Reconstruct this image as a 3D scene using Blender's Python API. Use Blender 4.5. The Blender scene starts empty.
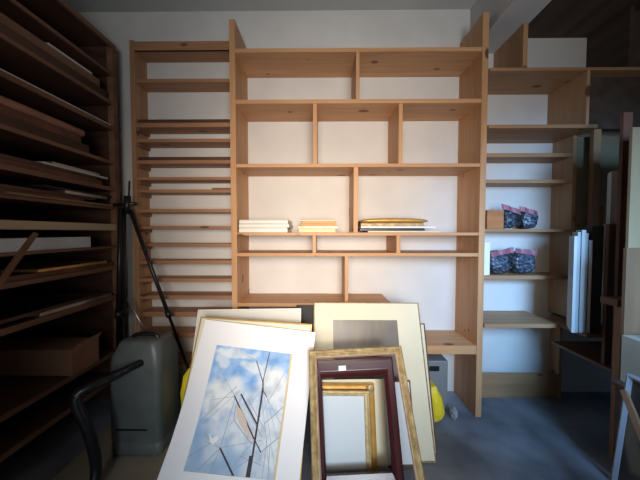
import bpy, bmesh, math, random
from mathutils import Vector, Matrix, noise
random.seed(7)
S = bpy.context.scene
COL = S.collection
pi = math.pi

# ---------------------------------------------------------------- camera
CAM = Vector((0, 0, 1.4)); FPX = 250.0
PITCH = math.radians(1.8); YAW = math.radians(0.5)
cd = bpy.data.cameras.new('camera'); cam = bpy.data.objects.new('camera', cd); COL.objects.link(cam)
cam.location = CAM; cam.rotation_euler = (pi/2-PITCH, 0, YAW)
cd.sensor_width = 36; cd.lens = 36*FPX/640; cd.clip_start = .01
S.camera = cam
FW = Vector((-math.sin(YAW)*math.cos(PITCH), math.cos(YAW)*math.cos(PITCH), -math.sin(PITCH)))
RT = Vector((math.cos(YAW), math.sin(YAW), 0)); UP = RT.cross(FW)

# ---------------------------------------------------------------- world and light
W = bpy.data.worlds.new('world'); S.world = W; W.use_nodes = True
W.node_tree.nodes['Background'].inputs[0].default_value = (.55, .65, .8, 1)
W.node_tree.nodes['Background'].inputs[1].default_value = .12

def area(name, loc, target, sx, sy, power, col, spread=180):
    l = bpy.data.lights.new(name, 'AREA'); l.shape = 'RECTANGLE'; l.size = sx; l.size_y = sy
    l.energy = power; l.color = col; l.spread = math.radians(spread)
    o = bpy.data.objects.new(name, l); COL.objects.link(o); o.location = loc
    o.rotation_euler = (Vector(target)-Vector(loc)).to_track_quat('-Z', 'Y').to_euler()
    return o
area('unseen_warm_glow', (.02, -.35, 1.60), (.05, 2.17, 1.36), .9, .8, 13.5, (1, .81, .63), 75)  # unseen warm source behind the camera, narrowed to leave the sides dim
area('unseen_cool_side_light', (1.40, -.45, 1.8), (1.95, 2.0, .85), .8, .8, 21, (.26, .56, 1), 66)  # unseen cool source in mid-room, no window there; blues the right corner
area('picture_fill', (.4, -2.3, 1.5), (-.02, 1.5, .35), 1.2, 1.2, 7, (.80, .90, 1), 38)  # cool fill added before the doorway to brighten the leaning pictures
area('upper_wall_fill', (.5, -1.9, 1.3), (.3, 2.17, 2.7), 1.6, 1.2, 14, (.93, .96, 1), 75)  # fill added to lift the upper wall and ceiling
S.view_settings.view_transform = 'Standard'; S.view_settings.look = 'None'
S.view_settings.gamma = 1; S.view_settings.use_curve_mapping = False
S.view_settings.exposure = -0.12

# ---------------------------------------------------------------- measuring helpers
def ray(u, v): return FW + RT*((u-320)/FPX) - UP*((v-240)/FPX)
def P(u, v, Y):
    d = ray(u, v); return CAM + d*((Y-CAM.y)/d.y)
def PX(u, v, X):
    d = ray(u, v); return CAM + d*((X-CAM.x)/d.x)
def xx(u, Y, v=232): return P(u, v, Y).x
def zz(v, Y, u=320): return P(u, v, Y).z

# ---------------------------------------------------------------- materials
def mat(name, col, rough=.6, metal=0, **kw):
    m = bpy.data.materials.new(name); m.use_nodes = True
    b = m.node_tree.nodes['Principled BSDF']
    b.inputs['Base Color'].default_value = (*col, 1); b.inputs['Roughness'].default_value = rough
    b.inputs['Metallic'].default_value = metal
    for k, v in kw.items(): b.inputs[k.replace('_', ' ')].default_value = v
    return m
def nodes(m): return m.node_tree.nodes, m.node_tree.links, m.node_tree.nodes['Principled BSDF']
def vary(name, c1, c2, scale=(6, 6, 6), rough=.6, bump=.1, detail=6, metal=0, nscale=1, lo=.35, hi=.65, **kw):
    m = mat(name, c1, rough, metal, **kw); n, l, b = nodes(m)
    tc = n.new('ShaderNodeTexCoord'); mp = n.new('ShaderNodeMapping'); mp.inputs['Scale'].default_value = scale
    nz = n.new('ShaderNodeTexNoise'); nz.inputs['Scale'].default_value = nscale; nz.inputs['Detail'].default_value = detail
    cr = n.new('ShaderNodeValToRGB'); cr.color_ramp.elements[0].position = lo; cr.color_ramp.elements[1].position = hi
    cr.color_ramp.elements[0].color = (*c1, 1); cr.color_ramp.elements[1].color = (*c2, 1)
    l.new(tc.outputs['Object'], mp.inputs[0]); l.new(mp.outputs[0], nz.inputs[0]); l.new(nz.outputs[0], cr.inputs[0])
    l.new(cr.outputs[0], b.inputs['Base Color'])
    bp = n.new('ShaderNodeBump'); bp.inputs['Strength'].default_value = bump; bp.inputs['Distance'].default_value = .01
    l.new(nz.outputs[0], bp.inputs['Height']); l.new(bp.outputs[0], b.inputs['Normal'])
    return m
def pine(name, axis, light=(.57, .32, .155), dark=(.45, .23, .105), knots=True):
    """solid softwood: long grain along axis, scattered dark knots"""
    m = mat(name, light, .55); n, l, b = nodes(m)
    tc = n.new('ShaderNodeTexCoord'); mp = n.new('ShaderNodeMapping')
    sc = [22, 22, 22]; sc[axis] = 1.6; mp.inputs['Scale'].default_value = sc
    nz = n.new('ShaderNodeTexNoise'); nz.inputs['Scale'].default_value = 1; nz.inputs['Detail'].default_value = 5; nz.inputs['Distortion'].default_value = .6
    cr = n.new('ShaderNodeValToRGB'); cr.color_ramp.elements[0].position = .3; cr.color_ramp.elements[1].position = .7
    cr.color_ramp.elements[0].color = (*dark, 1); cr.color_ramp.elements[1].color = (*light, 1)
    l.new(tc.outputs['Object'], mp.inputs[0]); l.new(mp.outputs[0], nz.inputs[0]); l.new(nz.outputs[0], cr.inputs[0])
    last = cr.outputs[0]
    if knots:
        m2 = n.new('ShaderNodeMapping'); s2 = [5.5, 5.5, 5.5]; s2[axis] = 2.6; m2.inputs['Scale'].default_value = s2
        vo = n.new('ShaderNodeTexVoronoi'); vo.inputs['Scale'].default_value = 1
        k = n.new('ShaderNodeValToRGB'); k.color_ramp.elements[0].position = .09; k.color_ramp.elements[1].position = .13
        k.color_ramp.elements[0].color = (1, 1, 1, 1); k.color_ramp.elements[1].color = (0, 0, 0, 1)
        l.new(tc.outputs['Object'], m2.inputs[0]); l.new(m2.outputs[0], vo.inputs[0]); l.new(vo.outputs['Distance'], k.inputs[0])
        mx = n.new('ShaderNodeMix'); mx.data_type = 'RGBA'
        l.new(k.outputs[0], mx.inputs['Factor']); l.new(last, mx.inputs['A']); mx.inputs['B'].default_value = (.13, .05, .02, 1)
        last = mx.outputs['Result']
    l.new(last, b.inputs['Base Color'])
    bp = n.new('ShaderNodeBump'); bp.inputs['Strength'].default_value = .08; bp.inputs['Distance'].default_value = .004
    l.new(nz.outputs[0], bp.inputs['Height']); l.new(bp.outputs[0], b.inputs['Normal'])
    return m

M = {}
M['wall'] = vary('white_plaster', (.61, .585, .55), (.68, .655, .62), (2.5, 2.5, 2.5), .9, .08)
M['ceil'] = vary('ceiling_plaster', (.46, .48, .46), (.52, .54, .52), (2, 2, 2), .95, .05)
M['beam'] = vary('beam_plaster', (.50, .50, .50), (.56, .56, .56), (3, 3, 3), .9, .05)
M['floor'] = vary('blue_grey_concrete', (.13, .14, .165), (.26, .28, .32), (3.5, 3.5, 3.5), .55, .5, 9)
M['px'] = pine('pine_long_x', 0); M['pz'] = pine('pine_long_z', 2); M['py'] = pine('pine_long_y', 1)
M['ox'] = pine('old_pine_x', 0, (.42, .215, .11), (.31, .145, .07)); M['oz'] = pine('old_pine_z', 2, (.46, .25, .13), (.34, .175, .088))
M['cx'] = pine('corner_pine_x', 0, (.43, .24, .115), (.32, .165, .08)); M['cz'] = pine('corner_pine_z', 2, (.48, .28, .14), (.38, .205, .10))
M['dark_wood'] = vary('dark_stained_wood', (.055, .026, .018), (.12, .055, .034), (3, 1.5, 14), .55, .1)
M['rack_wood'] = vary('rack_edge_wood', (.17, .08, .048), (.26, .135, .08), (8, 1.2, 8), .55, .1)
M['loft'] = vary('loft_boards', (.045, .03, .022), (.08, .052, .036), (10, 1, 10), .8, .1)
M['drab'] = vary('drab_plywood', (.22, .17, .095), (.29, .225, .13), (2, 2, 8), .75, .1)
M['redwood'] = vary('red_brown_board', (.13, .05, .03), (.20, .085, .05), (9, 9, 1.2), .6, .1)
M['brownboard'] = vary('brown_board', (.15, .075, .035), (.22, .11, .055), (9, 9, 1.2), .6, .1)
M['ply'] = vary('pale_plywood', (.23, .15, .075), (.29, .195, .10), (7, 7, 1), .7, .05)
M['edgeply'] = vary('pale_shelf_edge', (.50, .38, .23), (.58, .46, .30), (8, 1.2, 8), .6, .1)
M['dimgrey'] = mat('dim_grey_frame', (.24, .23, .25), .6)
M['rodwood'] = vary('rod_wood', (.34, .15, .10), (.44, .21, .14), (1.5, 9, 9), .5, .05)
M['knot'] = vary('wood_knot', (.10, .035, .015), (.22, .10, .05), (40, 90, 40), .5, .05)
M['white'] = mat('white_card', (.80, .79, .80), .6)
M['cream'] = vary('cream_mat_board', (.64, .61, .46), (.69, .66, .51), (3, 3, 3), .55, .02)
M['greymat'] = mat('grey_white_mat', (.62, .60, .54), .6)
M['whitewood'] = mat('white_painted_wood', (.74, .71, .64), .5)
M['gold'] = vary('gilded_wood', (.62, .35, .09), (.78, .48, .15), (14, 14, 14), .38, .25, metal=.55)
M['palegold'] = vary('worn_pale_gilding', (.52, .40, .20), (.72, .60, .34), (30, 30, 30), .42, .35, metal=.35)
M['bronze'] = vary('bronze_gilding', (.26, .18, .08), (.46, .35, .17), (30, 30, 30), .45, .4, metal=.3)
M['orange'] = mat('orange_wood', (.62, .30, .11), .5)
M['palewood'] = mat('pale_bare_wood', (.80, .60, .36), .6)
M['maroon'] = vary('maroon_lacquer', (.040, .008, .010), (.055, .012, .014), (5, 5, 5), .25, .02)
M['black'] = mat('black_plastic', (.012, .012, .014), .35)
M['blackmatt'] = mat('black_card', (.02, .02, .022), .7)
M['grey_plastic'] = vary('grey_green_plastic', (.10, .115, .11), (.13, .145, .14), (9, 9, 9), .42, .1)
M['grey_metal'] = mat('grey_painted_metal', (.22, .23, .23), .5, .2)
M['steel'] = mat('brushed_steel', (.5, .48, .45), .35, .8)
M['yellow'] = mat('yellow_plastic', (.78, .62, .03), .35)
M['cardboard'] = vary('brown_cardboard', (.34, .17, .10), (.42, .22, .13), (5, 5, 5), .85, .1)
M['tan'] = vary('tan_cardboard', (.30, .25, .18), (.37, .31, .23), (5, 5, 5), .85, .1)
M['creambox'] = vary('cream_cardboard', (.38, .325, .24), (.45, .39, .30), (5, 5, 5), .85, .1)
M['bluewhite'] = mat('blue_white_board', (.70, .76, .80), .5)
M['greyblue'] = mat('grey_blue_board', (.42, .46, .48), .6)
M['palegrey'] = mat('pale_grey_board', (.55, .57, .57), .6)
M['glassy'] = mat('dark_glass_pane', (.045, .042, .038), .06)
M['brownprint'] = vary('brown_grey_print', (.12, .105, .09), (.20, .16, .11), (9, 9, 3), .3, 0, Specular_IOR_Level=.25)
M['pane_reflection'] = mat('pale_reflection_pane', (.60, .68, .74), .15)  # pale blue base colour stands in for the pane's reflection
M['slip'] = mat('tan_gold_slip', (.58, .46, .22), .5)
M['bagfoil'] = vary('dark_bagged_hardware', (.03, .04, .06), (.26, .31, .40), (34, 34, 46), .2, .9, 5, lo=.46, hi=.80, metal=.15, nscale=1.3)
M['bagseal'] = mat('purple_red_zip_plastic', (.30, .11, .15), .35)
M['pinkcard'] = mat('sail_pink', (.60, .50, .43), .8)
M['ink'] = mat('ink_lines', (.05, .04, .05), .8)
M['inkgrey'] = mat('thin_grey_lines', (.30, .34, .40), .8)
M['glasspane'] = mat('window_glass', (1, 1, 1), 0, 0, Transmission_Weight=1.0)

# ---------------------------------------------------------------- mesh helpers
def box(bm, x0, x1, y0, y1, z0, z1):
    x0, x1 = sorted((x0, x1)); y0, y1 = sorted((y0, y1)); z0, z1 = sorted((z0, z1))
    v = [bm.verts.new((x, y, z)) for z in (z0, z1) for y in (y0, y1) for x in (x0, x1)]
    for f in ((0, 2, 3, 1), (4, 5, 7, 6), (0, 1, 5, 4), (2, 6, 7, 3), (0, 4, 6, 2), (1, 3, 7, 5)): bm.faces.new([v[i] for i in f])
    return v
def gridbox(bm, x0, x1, y0, y1, z0, z1, nx=10, nz=12, warp=None):
    """thin board with a grid on both faces so that it can bow"""
    fr = [[bm.verts.new((x0+(x1-x0)*i/nx, y0, z0+(z1-z0)*j/nz)) for i in range(nx+1)] for j in range(nz+1)]
    bk = [[bm.verts.new((x0+(x1-x0)*i/nx, y1, z0+(z1-z0)*j/nz)) for i in range(nx+1)] for j in range(nz+1)]
    for j in range(nz):
        for i in range(nx):
            bm.faces.new((fr[j][i], fr[j][i+1], fr[j+1][i+1], fr[j+1][i]))
            bm.faces.new((bk[j][i], bk[j+1][i], bk[j+1][i+1], bk[j][i+1]))
    for i in range(nx):
        bm.faces.new((fr[0][i], bk[0][i], bk[0][i+1], fr[0][i+1])); bm.faces.new((fr[nz][i], fr[nz][i+1], bk[nz][i+1], bk[nz][i]))
    for j in range(nz):
        bm.faces.new((fr[j][0], fr[j+1][0], bk[j+1][0], bk[j][0])); bm.faces.new((fr[j][nx], bk[j][nx], bk[j+1][nx], fr[j+1][nx]))
def prism(bm, pts, axis, a, b):
    """polygon pts in the plane across axis, pushed from a to b"""
    def mk(p, t): return {'x': (t, p[0], p[1]), 'y': (p[0], t, p[1]), 'z': (p[0], p[1], t)}[axis]
    A = [bm.verts.new(mk(p, a)) for p in pts]; B = [bm.verts.new(mk(p, b)) for p in pts]
    bm.faces.new(A); bm.faces.new(B[::-1]); n = len(pts)
    for i in range(n): bm.faces.new((A[i], B[i], B[(i+1) % n], A[(i+1) % n]))
def tube(bm, pts, rad, n=10, ribs=None):
    pts = [Vector(p) for p in pts]; rings = []
    for i, p in enumerate(pts):
        d = (pts[min(i+1, len(pts)-1)]-pts[max(i-1, 0)]).normalized()
        a = d.cross(Vector((0, 0, 1)) if abs(d.z) < .9 else Vector((1, 0, 0))).normalized(); b = d.cross(a)
        r = rad[i] if isinstance(rad, (list, tuple)) else rad
        if ribs and i % 2: r *= ribs
        rings.append([bm.verts.new(p + (a*math.cos(2*pi*k/n)+b*math.sin(2*pi*k/n))*r) for k in range(n)])
    for i in range(len(rings)-1):
        for k in range(n): bm.faces.new((rings[i][k], rings[i][(k+1) % n], rings[i+1][(k+1) % n], rings[i+1][k]))
    bm.faces.new(rings[0][::-1]); bm.faces.new(rings[-1])
def spline(pts, steps=8):
    pts = [Vector(p) for p in pts]; out = []
    for i in range(len(pts)-1):
        p0 = pts[max(i-1, 0)]; p1 = pts[i]; p2 = pts[i+1]; p3 = pts[min(i+2, len(pts)-1)]
        for s in range(steps):
            t = s/steps
            out.append(.5*((2*p1)+(p2-p0)*t+(2*p0-5*p1+4*p2-p3)*t*t+(3*p1-p0-3*p2+p3)*t**3))
    out.append(pts[-1]); return out
def rectframe(bm, x0, x1, z0, z1, prof):
    """mitred four-bar frame; prof = closed list of (inset from the outer edge, y)"""
    n = len(prof); rings = []
    for d, y in prof:
        rings.append([bm.verts.new(c) for c in ((x0+d, y, z0+d), (x1-d, y, z0+d), (x1-d, y, z1-d), (x0+d, y, z1-d))])
    for i in range(n):
        a, b = rings[i], rings[(i+1) % n]
        for k in range(4): bm.faces.new((a[k], a[(k+1) % 4], b[(k+1) % 4], b[k]))
def obj(name, bm, m, parent=None, bev=0, smooth=False, local=False):
    bmesh.ops.recalc_face_normals(bm, faces=bm.faces)
    if parent is not None and not local:
        mw = parent.matrix_basis.copy(); pp = parent.parent
        while pp is not None: mw = pp.matrix_basis @ mw; pp = pp.parent
        bm.transform(mw.inverted())
    me = bpy.data.meshes.new(name); bm.to_mesh(me); bm.free()
    for x in (m if isinstance(m, list) else [m]): me.materials.append(x)
    o = bpy.data.objects.new(name, me); COL.objects.link(o)
    if parent is not None: o.parent = parent
    if smooth:
        for p in me.polygons: p.use_smooth = True
    if bev:
        b = o.modifiers.new('bevel', 'BEVEL'); b.width = bev; b.segments = 2; b.limit_method = 'ANGLE'
    return o
def NB(): return bmesh.new()
def bx(name, m, parent, *c, bev=.0015):
    bm = NB(); box(bm, *c); return obj(name, bm, m, parent, bev)
def tag(o, label, cat, group=None, kind=None):
    o['label'] = label; o['category'] = cat
    if group: o['group'] = group
    if kind: o['kind'] = kind
    return o
def thing(name, label, cat, loc=(0, 0, 0), group=None, mtx=None):
    o = bpy.data.objects.new(name, None); COL.objects.link(o); o.empty_display_size = .05
    if mtx is not None: o.matrix_basis = mtx
    else: o.location = loc; o.matrix_basis = Matrix.Translation(loc)
    return tag(o, label, cat, group)
def one(name, m, label, cat, *c, bev=.0015, group=None):
    """a thing that is a single mesh box, its origin at its base"""
    x0, x1, y0, y1, z0, z1 = c; bm = NB(); cx, cy = (x0+x1)/2, (y0+y1)/2
    box(bm, x0-cx, x1-cx, y0-cy, y1-cy, 0, abs(z1-z0)); o = obj(name, bm, m, None, bev)
    o.location = (cx, cy, min(z0, z1)); return tag(o, label, cat, group)
def struct(name, bm, m, bev=0):
    o = obj(name, bm, m, None, bev); o['kind'] = 'structure'; return o
def sbox(name, m, *c):
    bm = NB(); box(bm, *c); return struct(name, bm, m)

# ---------------------------------------------------------------- the room
YW = 2.17; XL, XR, YB = -2.45, 3.0, -2.7; ZC = 3.27
sbox('floor', M['floor'], XL-.1, XR+.1, YB-.1, YW+.1, -.1, 0)
sbox('ceiling', M['ceil'], XL-.1, XR+.1, YB-.1, YW+.1, ZC, ZC+.1)
sbox('wall_back', M['wall'], XL-.1, XR+.1, YW, YW+.1, 0, ZC)
sbox('wall_left', M['wall'], XL-.1, XL, YB, YW, 0, ZC)
sbox('wall_right', M['wall'], XR, XR+.1, YB, YW, 0, ZC)
bm = NB()
box(bm, XL, -.9, YB-.1, YB, 0, ZC); box(bm, .9, XR, YB-.1, YB, 0, ZC); box(bm, -.9, .9, YB-.1, YB, 2.3, ZC)
struct('wall_front', bm, M['wall'])
bm = NB()
for c in ((-.9, -.85), (.85, .9)): box(bm, c[0], c[1], YB-.1, YB+.02, 0, 2.3)
box(bm, -.85, .85, YB-.1, YB+.02, 2.25, 2.3)
struct('door_1', bm, M['dark_wood'])
sbox('trim_1', M['beam'], 1.243, 1.49, YB, YW, 2.905, ZC)          # the plastered beam
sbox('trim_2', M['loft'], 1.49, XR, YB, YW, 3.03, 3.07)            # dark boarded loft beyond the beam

# ---------------------------------------------------------------- centre bookcase
YF = 1.86
bc = thing('bookcase', 'large open pine bookcase in the middle of the back wall, with staggered shelf dividers', 'bookcase', (0.25, 2.01, 0))
ZT = zz(19, YF, 232)
xl0, xl1 = xx(229.8, YF, 110), xx(235.5, YF, 110); xr0, xr1 = xx(481.5, YF, 110), xx(487.5, YF, 110)
bx('side_panel', M['pz'], bc, xl0, xl1, YF, YW-.002, 0, ZT)
bx('side_panel', M['pz'], bc, xr0, xr1, YF, YW-.002, 0, zz(12, YF, 484))
def shelf(v0, v1, u0=None, u1=None, d=0):
    z1, z0 = zz(v0, YF, 320), zz(v1, YF, 320)
    bx('shelf', M['px'], bc, xl1 if u0 is None else xx(u0, YF), xr0 if u1 is None else xx(u1, YF), YF+.004+d, YW-.003, z0, z1)
    return z0, z1
s1 = shelf(47.5, 51.5); s2 = shelf(99, 103); s3 = shelf(163.5, 167); s4 = shelf(232.5, 235.5); s5 = shelf(253, 256.5)
s6 = shelf(303.5, 307, None, 392)
s7 = shelf(345.5, 350, 345, None)
bx('front_rail', M['px'], bc, xx(345, YF), xr0, YF+.002, YF+.02, s7[0]-.03, s7[0])
def divider(u0, u1, zlo, zhi):
    bx('divider', M['pz'], bc, xx(u0, YF), xx(u1, YF), YF+.008, YW-.004, zlo, zhi)
divider(355.5, 359, s2[1], s1[0]); divider(313, 317, s3[1], s2[0]); divider(398, 402, s3[1], s2[0])
divider(353.5, 358, s4[1], s3[0]); divider(312.5, 316, s5[1], s4[0]); divider(397, 401, s5[1], s4[0])
divider(345, 348.5, s6[1], s5[0]); divider(345, 348.5, 0, s6[0])

def knot(u, v, zpl, a=.026, b=.011):
    d = ray(u, v); p = CAM + d*((zpl-CAM.z)/d.z); bm = NB()
    prism(bm, [(p.x+a*math.cos(2*pi*k/14), p.y+b*math.sin(2*pi*k/14)) for k in range(14)], 'z', zpl-.0006, zpl+.0006)
    obj('knot', bm, M['knot'], bc)
for (u, v, zp, a, b) in ((374.5, 62, s1[0], .030, .016), (437, 69, s1[0], .026, .010), (268, 74, s1[0], .014, .008), (453, 110, s2[0], .028, .010), (400, 170, s3[0], .030, .02), (290, 112, s2[0], .018, .012)): knot(u, v, zp, a, b)
for (y_, z_, a, b) in ((1.93, 1.22, .008, .014), (2.08, 1.86, .007, .012), (1.97, .62, .009, .012), (2.02, .60, .007, .010), (2.05, 2.35, .008, .013)):
    bm = NB(); prism(bm, [(y_+a*math.cos(2*pi*k/12), z_+b*math.sin(2*pi*k/12)) for k in range(12)], 'x', xr0-.0006, xr0+.0006); obj('knot', bm, M['knot'], bc)

# ---------------------------------------------------------------- narrow bookcase left of it
YN = 2.02
nb = thing('narrow_bookcase', 'narrow brown bookcase of many close shelves, left of the big pine bookcase', 'bookcase', (-1.1, 2.09, 0))
nx0, nx1, nx2 = xx(133.5, YN), xx(138, YN), xl0-.004
zt = zz(40, YN, 140)
bx('side_panel', M['oz'], nb, nx0, nx1, YN, YW-.002, 0, zt)
bx('side_panel', M['oz'], nb, nx2-.03, nx2, YN, YW-.002, 0, zt)
bx('top_rail', M['ox'], nb, nx1, nx2-.03, YN+.001, YN+.02, zz(50, YN, 180), zz(41, YN, 180))
nsh = []
for i, (a, b) in enumerate([(46, 50), (78.5, 82), (122.5, 127), (138.5, 142), (160, 163.5), (177, 180), (189.5, 192.5), (209, 212.5), (226, 229), (243.5, 246.5), (260.5, 264), (278.5, 282), (295.5, 299.5), (312, 317), (333, 338), (360, 365)]):
    z1, z0 = zz(a, YN, 180), zz(b, YN, 180); nsh.append((z0, z1))
    sh = bx('shelf', M['ox'], nb, nx1, nx2-.03, YN+.003, YW-.003, z0, z1)
    if i > 1:
        bx('cleat', M['rack_wood'], nb, nx1, nx1+.02, YN+.012, YW-.01, z0-.028, z0, bev=.001)
tag(bx('board', M['dark_wood'], None, nx1+.01, nx2-.04, YN+.01, YN+.12, nsh[2][1]+.001, nsh[2][1]+.03), 'dark board lying on the highest of the closely spaced shelves of the narrow bookcase', 'board')
tag(bx('board', M['dark_wood'], None, nx1+.01, nx2-.04, YN+.01, YN+.12, nsh[4][1]+.001, nsh[4][1]+.028), 'dark board lying two shelves below the other dark board in the narrow bookcase', 'board')
tag(bx('board', M['brownboard'], None, xx(212, YN), nx2-.035, YN+.01, YN+.1, nsh[6][1]+.001, nsh[6][1]+.014), 'short brown offcut at the right end of a shelf of the narrow bookcase', 'board')

# ---------------------------------------------------------------- corner shelving on the right
YR = 1.85; YM = 1.99
cs = thing('corner_bookcase', 'tall pine shelving in the right corner with bagged goods on it', 'bookcase', (1.6, 2.01, 0))
cx0 = xr1+.004
def rsh(v0, v1, Yf, x1, nm='shelf', m='cx', zu=530):
    z1, z0 = zz(v0, Yf, zu), zz(v1, Yf, zu)
    bx(nm, M[m], cs, cx0, x1, Yf, YW-.003, z0, z1); return z0, z1
xu = xx(590, YR, 100); xm = xx(573, YM, 160)
r1 = rsh(67.5, 70.5, YR, 2.93); r2 = rsh(124.5, 128, YR, xx(594, YR)); r3 = rsh(153, 157, YM, xm); r4 = rsh(179.5, 183, YM, xm)
r5 = rsh(229, 232, YM, xm); r6 = rsh(275.5, 279.5, YM, xm); r7 = rsh(324, 328, YR, 1.757)
bx('side_panel', M['cz'], cs, xu-.022, xu, YR+.002, YW-.002, r2[1], r1[0])
for a, b in ((r3[1], r2[0]), (r4[1], r3[0]), (r5[1], r4[0]), (r6[1], r5[0]), (r7[1], r6[0])):
    pass
bx('side_panel', M['cz'], cs, xm, xm+.03, YM, YW-.002, r7[1], r2[0])
bx('side_panel', M['cz'], cs, 1.985, 2.01, 2.08, YW-.002, 0, r7[0])
bx('divider', M['cz'], cs, xx(519, YR), xx(523.5, YR), YR+.003, YW-.002, r1[1], 2.90)
bx('kick_board', M['cx'], cs, cx0, 1.985, 2.085, 2.105, 0, zz(373.5, 2.09, 520))
bx('back_board', M['drab'], cs, xm+.03, 2.93, YM+.03, YM+.045, .6, r2[0], bev=0)
bx('back_board', M['loft'], cs, xu+.002, 2.93, YR+.08, YR+.095, r2[1], r1[0], bev=0)  # dark board put in to stand for the shaded wall of the bay
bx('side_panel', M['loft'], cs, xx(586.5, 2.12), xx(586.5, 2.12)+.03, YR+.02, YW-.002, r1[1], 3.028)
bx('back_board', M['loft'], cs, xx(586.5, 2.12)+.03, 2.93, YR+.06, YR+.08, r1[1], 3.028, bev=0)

# side shelves of the right bay
rb = thing('side_shelving', 'low side shelving in the right corner carrying the standing boards', 'shelving', (2.2, 1.7, 0))
pa = PX(557, 343, 1.83); pb = PX(617, 373, 1.83)
zl = (pa.z+pb.z)/2; yl = pb.y
zu_ = r7[1]
bx('shelf', M['rack_wood'], rb, 1.83, 2.93, yl-.02, 1.985, zl-.02, zl)
bx('shelf', M['rack_wood'], rb, 1.76, 2.93, 1.66, 1.985, zu_-.02, zu_)
px0 = xx(616.5, yl-.04, 340); 
bx('post', M['oz'], rb, px0, px0+.035, yl-.06, yl-.021, 0, zz(305, yl-.04, 617))
bx('cap', M['brownboard'], rb, px0-.05, px0+.05, yl-.08, yl+.01, zz(305, yl-.04, 617), zz(298, yl-.04, 617))
bx('post', M['oz'], rb, 2.80, 2.84, 1.9, 1.94, 0, zl-.02)

# standing things in the bay
def stand(name, m, label, cat, u0, u1, vt, Y, dep, zb, vref=None, group=None, x1=None):
    x0 = xx(u0, Y, vt); xb = xx(u1, Y, vt) if x1 is None else x1
    return one(name, m, label, cat, x0, xb, Y, Y+dep, zb, zz(vt, Y, (u0+u1)/2), group=group)
zb = zu_+.001
def fanned(name, m, label, cat, x0, w, y0, dep, z0, zt_, ang=-36, group=None):
    """upright sheet whose long side runs back and to the right"""
    bm = NB(); box(bm, 0, w, 0, dep, 0, zt_-z0); o = obj(name, bm, M[m], None, .0012)
    o.location = (x0, y0, z0); o.rotation_euler = (0, 0, math.radians(ang)); return tag(o, label, cat, group)
x = xx(571.5, 1.70, 280)
for i, (w, vt, m) in enumerate([(.016, 236, 'palegrey'), (.015, 232, 'greyblue'), (.020, 230, 'palegrey'), (.012, 233, 'greyblue'), (.016, 240, 'palegrey')]):
    lab = ['leftmost pale blue-white panel standing upright in the right corner row', 'second upright white panel from the left in the right corner row', 'tallest pale panel in the middle of the upright row in the right corner',
           'fourth upright white panel from the left in the right corner row', 'pale panel standing directly against the black portfolio in the right corner'][i]
    fanned('panel', m, lab, 'panel', x, w, 1.69+.003*(i % 2), .17, zb, zz(vt, 1.70, 578), group='pale panels standing in the right corner')
    x += w*1.4+.003
fanned('portfolio', 'blackmatt', 'black portfolio standing upright beside the pale panels in the right corner', 'portfolio', x+.012, .055, 1.71, .2, zb, zz(226, 1.71, 596))
fanned('timber_post', 'oz', 'light brown square timber standing behind the black portfolio', 'timber', xx(593, 1.93, 170), .055, 1.93, .03, zb, zz(129, 1.93, 597), 0)
fanned('timber_post', 'oz', 'thin brown timber standing between the black portfolio and the tall grey-white canvas', 'timber', xx(603.2, 1.945, 220), .022, 1.945, .03, zb, zz(205, 1.945, 604), 0)
fanned('canvas', 'greymat', 'tall grey-white canvas standing right of the black portfolio', 'canvas', xx(611, 1.72, 190), .03, 1.72, .10, zb, zz(171, 1.72, 612), -38)
fanned('canvas', 'greymat', 'low ragged-edged grey canvas standing between the black portfolio and the red-brown board', 'canvas', x+.108, .025, 1.655, .07, zb, zz(266, 1.67, 606), -38)
fanned('canvas', 'greymat', 'narrow grey canvas edge standing just above the low ragged-edged canvas', 'canvas', xx(604, 1.84, 250), .02, 1.84, .05, zb, zz(224, 1.84, 606), -38)
one('board', M['redwood'], 'dark red-brown board standing in front of the tall grey-white canvas', 'board', xx(608, 1.62, 260), 2.2, 1.62, 1.64, zl+.001, zz(224, 1.62, 615))
fanned('board', 'redwood', 'tall narrow red-brown board rising behind the pale plywood sheet at the right edge', 'board', xx(622, 1.57, 170), .055, 1.57, .02, zl+.001, zz(112, 1.57, 625), 0)
one('plywood_sheet', M['ply'], 'pale plywood sheet standing at the right edge of the photo', 'sheet', xx(630.5, 1.40, 190), 2.5, 1.40, 1.415, 0, zz(127, 1.40, 633))
# low cabinet at the right edge with carton and brown case
zt2 = zz(392, 1.27, 630)
lc = thing('low_table', 'low dark table at the right edge under the cream carton', 'table', (2.0, 1.29, 0))
bx('tabletop', M['dark_wood'], lc, 1.60, 2.4, 1.19, 1.375, zt2-.02, zt2)
for a in (1.62, 2.36):
    for b in (1.195, 1.34): bx('leg', M['dark_wood'], lc, a, a+.03, b, b+.03, 0, zt2-.02)
ct = thing('carton', 'cream cardboard carton on the low table at the right edge', 'carton', (1.85, 1.29, zt2+.001))
zc = zz(343, 1.27, 630)
bx('body', M['creambox'], ct, 1.645, 2.2, 1.27, 1.37, zt2+.001, zc)
bm = NB(); a = 1.66; prism(bm, [(a-.01, zc), (a+.05, zc+.045), (a+.12, zc+.03), (a+.13, zc+.002)], 'y', 1.272, 1.278); obj('flap', bm, M['creambox'], ct)
one('case', M['brownboard'], 'brown wooden case standing behind the cream carton at the right edge', 'case', xx(625.5, 1.38, 290), 2.4, 1.38, 1.397, 0, zz(248, 1.38, 632))

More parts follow.
